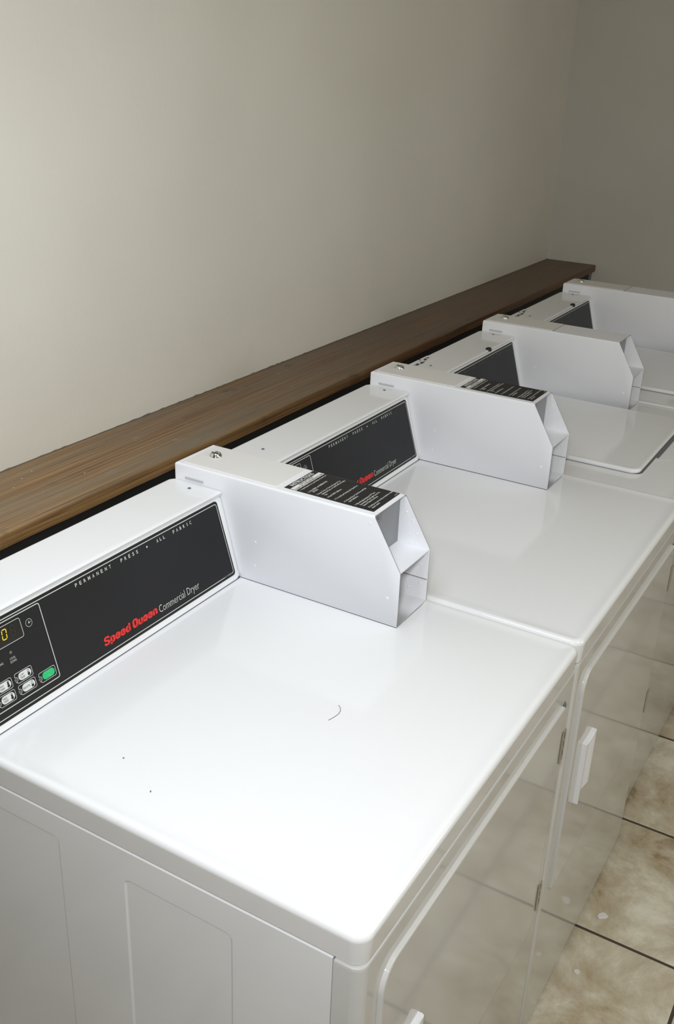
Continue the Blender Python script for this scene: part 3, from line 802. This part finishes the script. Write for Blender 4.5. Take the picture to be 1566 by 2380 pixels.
# ------------------------------------------------------------------ shelf
sh = thing('shelf', 'long brown wooden plank shelf along the wall behind the machines', 'shelf', (0, 0, 0))
bm = bmesh.new()
zs1, zs0 = H + 0.0875, H + 0.0611
ya, yb = 0.8668, YW - 0.0005
prof = [(yb, zs0), (ya + 0.003, zs0), (ya + 0.0008, zs0 + 0.0008), (ya, zs0 + 0.003), (ya, zs1 - 0.004), (ya + 0.0012, zs1 - 0.0012), (ya + 0.004, zs1), (yb, zs1)]
nst = 90
loops = []
rr = random.Random(3)
for i in range(nst + 1):
    x = -1.6 + (L - 0.0005 + 1.6) * i / nst
    j = rr.uniform(-0.0009, 0.0009)
    loops.append([(x, y + (j if y < ya + 0.01 else 0), zz) for y, zz in prof])
loft(bm, loops)
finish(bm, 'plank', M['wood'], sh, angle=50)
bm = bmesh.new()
box(bm, -1.6, L - 0.045, ya + 0.010, ya + 0.028, zs0 - 0.42, zs0 - 0.0002)  # near-black board added to stand in for the shade behind the consoles
finish(bm, 'gap_shade_board', M['dark'], sh)
bm = bmesh.new()
box(bm, L - 0.040, L - 0.0006, ya + 0.012, yb, zs0 - 0.045, zs0 - 0.0002, bevel=0.002, seg=1)
finish(bm, 'bracket', M['bracket'], sh)

bm = bmesh.new()
rr = random.Random(9); pv = None
nb = 420
for i in range(nb + 1):
    x = -1.6 + (L - 0.002 + 1.6) * i / nb
    h = 0.0009 + max(0, rr.gauss(0.0, 0.0008)) * (1.0 if x < 1.6 else 0.5)
    q = [bm.verts.new((x, YW - 0.0006, zs1 - 0.0004)), bm.verts.new((x, YW - 0.0004, zs1 + h)), bm.verts.new((x, YW - 0.0022, zs1 + 0.0004))]
    if pv:
        bm.faces.new((pv[0], q[0], q[1], pv[1])); bm.faces.new((pv[1], q[1], q[2], pv[2])); bm.faces.new((pv[2], q[2], q[0], pv[0]))
    pv = q
o = finish(bm, 'trim_1', M['dirt'], None, smooth=False); o['kind'] = 'structure'

# ------------------------------------------------------------------ small things lying about
def flake(name, label, x, y, z, r, seed, cat='debris', mat='chip', sx=1.0, rot=0.0):
    q = random.Random(seed)
    bm = bmesh.new()
    pts = []
    for i in range(9):
        a = 2 * PI * i / 9; rad = r * q.uniform(0.75, 1.15)
        px, py = rad * math.cos(a) * sx, rad * math.sin(a)
        pts.append((px * math.cos(rot) - py * math.sin(rot), px * math.sin(rot) + py * math.cos(rot)))
    loft(bm, [[(px, py, 0.0) for px, py in pts], [(px * 1.02, py * 1.02, r * 0.12) for px, py in pts], [(px * 0.8, py * 0.8, r * 0.30 + q.uniform(0, r * 0.12)) for px, py in pts]])
    o = finish(bm, name, M[mat], None, (x, y, z), angle=40)
    o['label'] = label; o['category'] = cat
    return o
flake('paint_flake', 'white oval paint flake on the floor tile above the grout line', 1.0936, -0.0400, 0.0002, 0.0092, 5, sx=1.3, rot=-0.6)
flake('paint_flake', 'smaller crumpled white flake on the floor tile nearest the camera', 0.9172, -0.0397, 0.0002, 0.0068, 11)
zd = H - 0.0012
def hair(pts, label, r=0.00035):
    bm = bmesh.new()
    loops = []
    for i, p in enumerate(pts):
        a = Vector(pts[max(0, i - 1)]); b = Vector(pts[min(len(pts) - 1, i + 1)])
        d = (b - a).normalized(); s = Vector((0, 0, 1)).cross(d)
        loops.append([tuple(Vector(p) + s * r * math.cos(k * PI / 3) + Vector((0, 0, 1)) * r * math.sin(k * PI / 3)) for k in range(6)])
    loft(bm, loops)
    o = finish(bm, 'hair_strand', M['hair'], None, (0.33, 0.228, zd + 0.0003), angle=60)
    o['label'] = label; o['category'] = 'hair'
hair([(-0.0250, -0.001, 0.0002), (-0.016, -0.0035, 0.0002), (-0.006, -0.0050, 0.0002), (0.002, -0.0038, 0.0002), (0.007, -0.0008, 0.0002), (0.0105, 0.0025, 0.0002), (0.0120, 0.0050, 0.0003)], 'short curved dark hair lying on the nearest dryer top')
flake('lint_speck', 'tiny dark lint speck on the nearest dryer top toward the console', 0.0939, 0.4010, zd + 0.0001, 0.0013, 21, 'lint', 'hair')
flake('lint_speck', 'pale grey lint speck near the left edge of the nearest dryer top', 0.0636, 0.3313, zd + 0.0001, 0.0010, 23, 'lint', 'seam', sx=2.0, rot=0.5)

# ------------------------------------------------------------------ the room
def struct(name, mat, x0, x1, y0, y1, z0, z1):
    bm = bmesh.new(); box(bm, x0, x1, y0, y1, z0, z1)
    o = finish(bm, name, M[mat], None, smooth=False)
    o['kind'] = 'structure'; return o
XN, YR, ZC = -2.6, -1.75, 2.50
struct('floor', 'tiles', XN - 0.1, L + 0.1, YR - 0.1, YW + 0.1, -0.1, 0.0)
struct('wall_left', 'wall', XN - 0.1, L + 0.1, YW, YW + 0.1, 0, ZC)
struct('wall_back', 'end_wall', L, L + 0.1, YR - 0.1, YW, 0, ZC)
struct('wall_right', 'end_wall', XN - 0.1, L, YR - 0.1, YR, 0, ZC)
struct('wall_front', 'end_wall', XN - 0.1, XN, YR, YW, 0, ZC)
struct('ceiling', 'ceiling', XN - 0.1, L + 0.1, YR - 0.1, YW + 0.1, ZC, ZC + 0.1)

# ------------------------------------------------------------------ light
def area(name, loc, target, sx, sy, power, col):
    l = bpy.data.lights.new(name, 'AREA'); l.shape = 'RECTANGLE'; l.size = sx; l.size_y = sy
    l.energy = power; l.color = col
    o = bpy.data.objects.new(name, l); C.objects.link(o); o.location = loc
    o.rotation_euler = (Vector(target) - Vector(loc)).to_track_quat('-Z', 'Y').to_euler()
    return o
area('key_lamp', (0.10, 0.30, 2.00), (0.10, 0.35, 0.9), 0.5, 0.5, 5.6, (0.84, 0.91, 1.0))
area('flash_lamp', (-0.75, -0.30, 1.85), (1.0, 0.40, 0.9), 0.15, 0.15, 13.0, (0.99, 1.0, 1.0))
area('room_fill', (0.4, -1.2, 2.2), (0.8, -0.2, 0), 0.9, 0.6, 7.2, (1.0, 0.97, 0.86))  # added warm fill for the floor and the machine fronts
area('wall_fill', (1.4, -1.5, 1.5), (1.5, 1.0, 1.0), 0.9, 0.6, 5.6, (1.0, 0.965, 0.86))  # added fill that brightens the wall just above the shelf

w = bpy.data.worlds.new('room_air'); bpy.context.scene.world = w; w.use_nodes = True
w.node_tree.nodes['Background'].inputs[0].default_value = (0.8, 0.85, 1, 1)
w.node_tree.nodes['Background'].inputs[1].default_value = 0.1

# ------------------------------------------------------------------ camera
FPX, yaw, pit, roll = 2333.953, 0.5197, -0.4214, 0.0411
cam = bpy.data.cameras.new('camera'); co = bpy.data.objects.new('camera', cam); C.objects.link(co)
cyw, syw, cp, sp = math.cos(yaw), math.sin(yaw), math.cos(pit), math.sin(pit)
fwd = Vector((cp * cyw, cp * syw, sp)); right = Vector((syw, -cyw, 0)); up = right.cross(fwd)
c_, s_ = math.cos(roll), math.sin(roll)
r2, u2 = right * c_ + up * s_, up * c_ - right * s_
mat = Matrix((r2, u2, -fwd)).transposed().to_4x4()
mat.translation = Vector((-0.6668, -0.3289, 0.8086 + H))
co.matrix_world = mat
cam.sensor_fit = 'VERTICAL'; cam.sensor_height = 36.0; cam.sensor_width = 36.0
cam.lens = FPX / 2380 * 36.0
cam.clip_start = 0.02
sc = bpy.context.scene
sc.camera = co
sc.view_settings.view_transform = 'Standard'
sc.view_settings.look = 'None'
sc.view_settings.exposure = 0.0
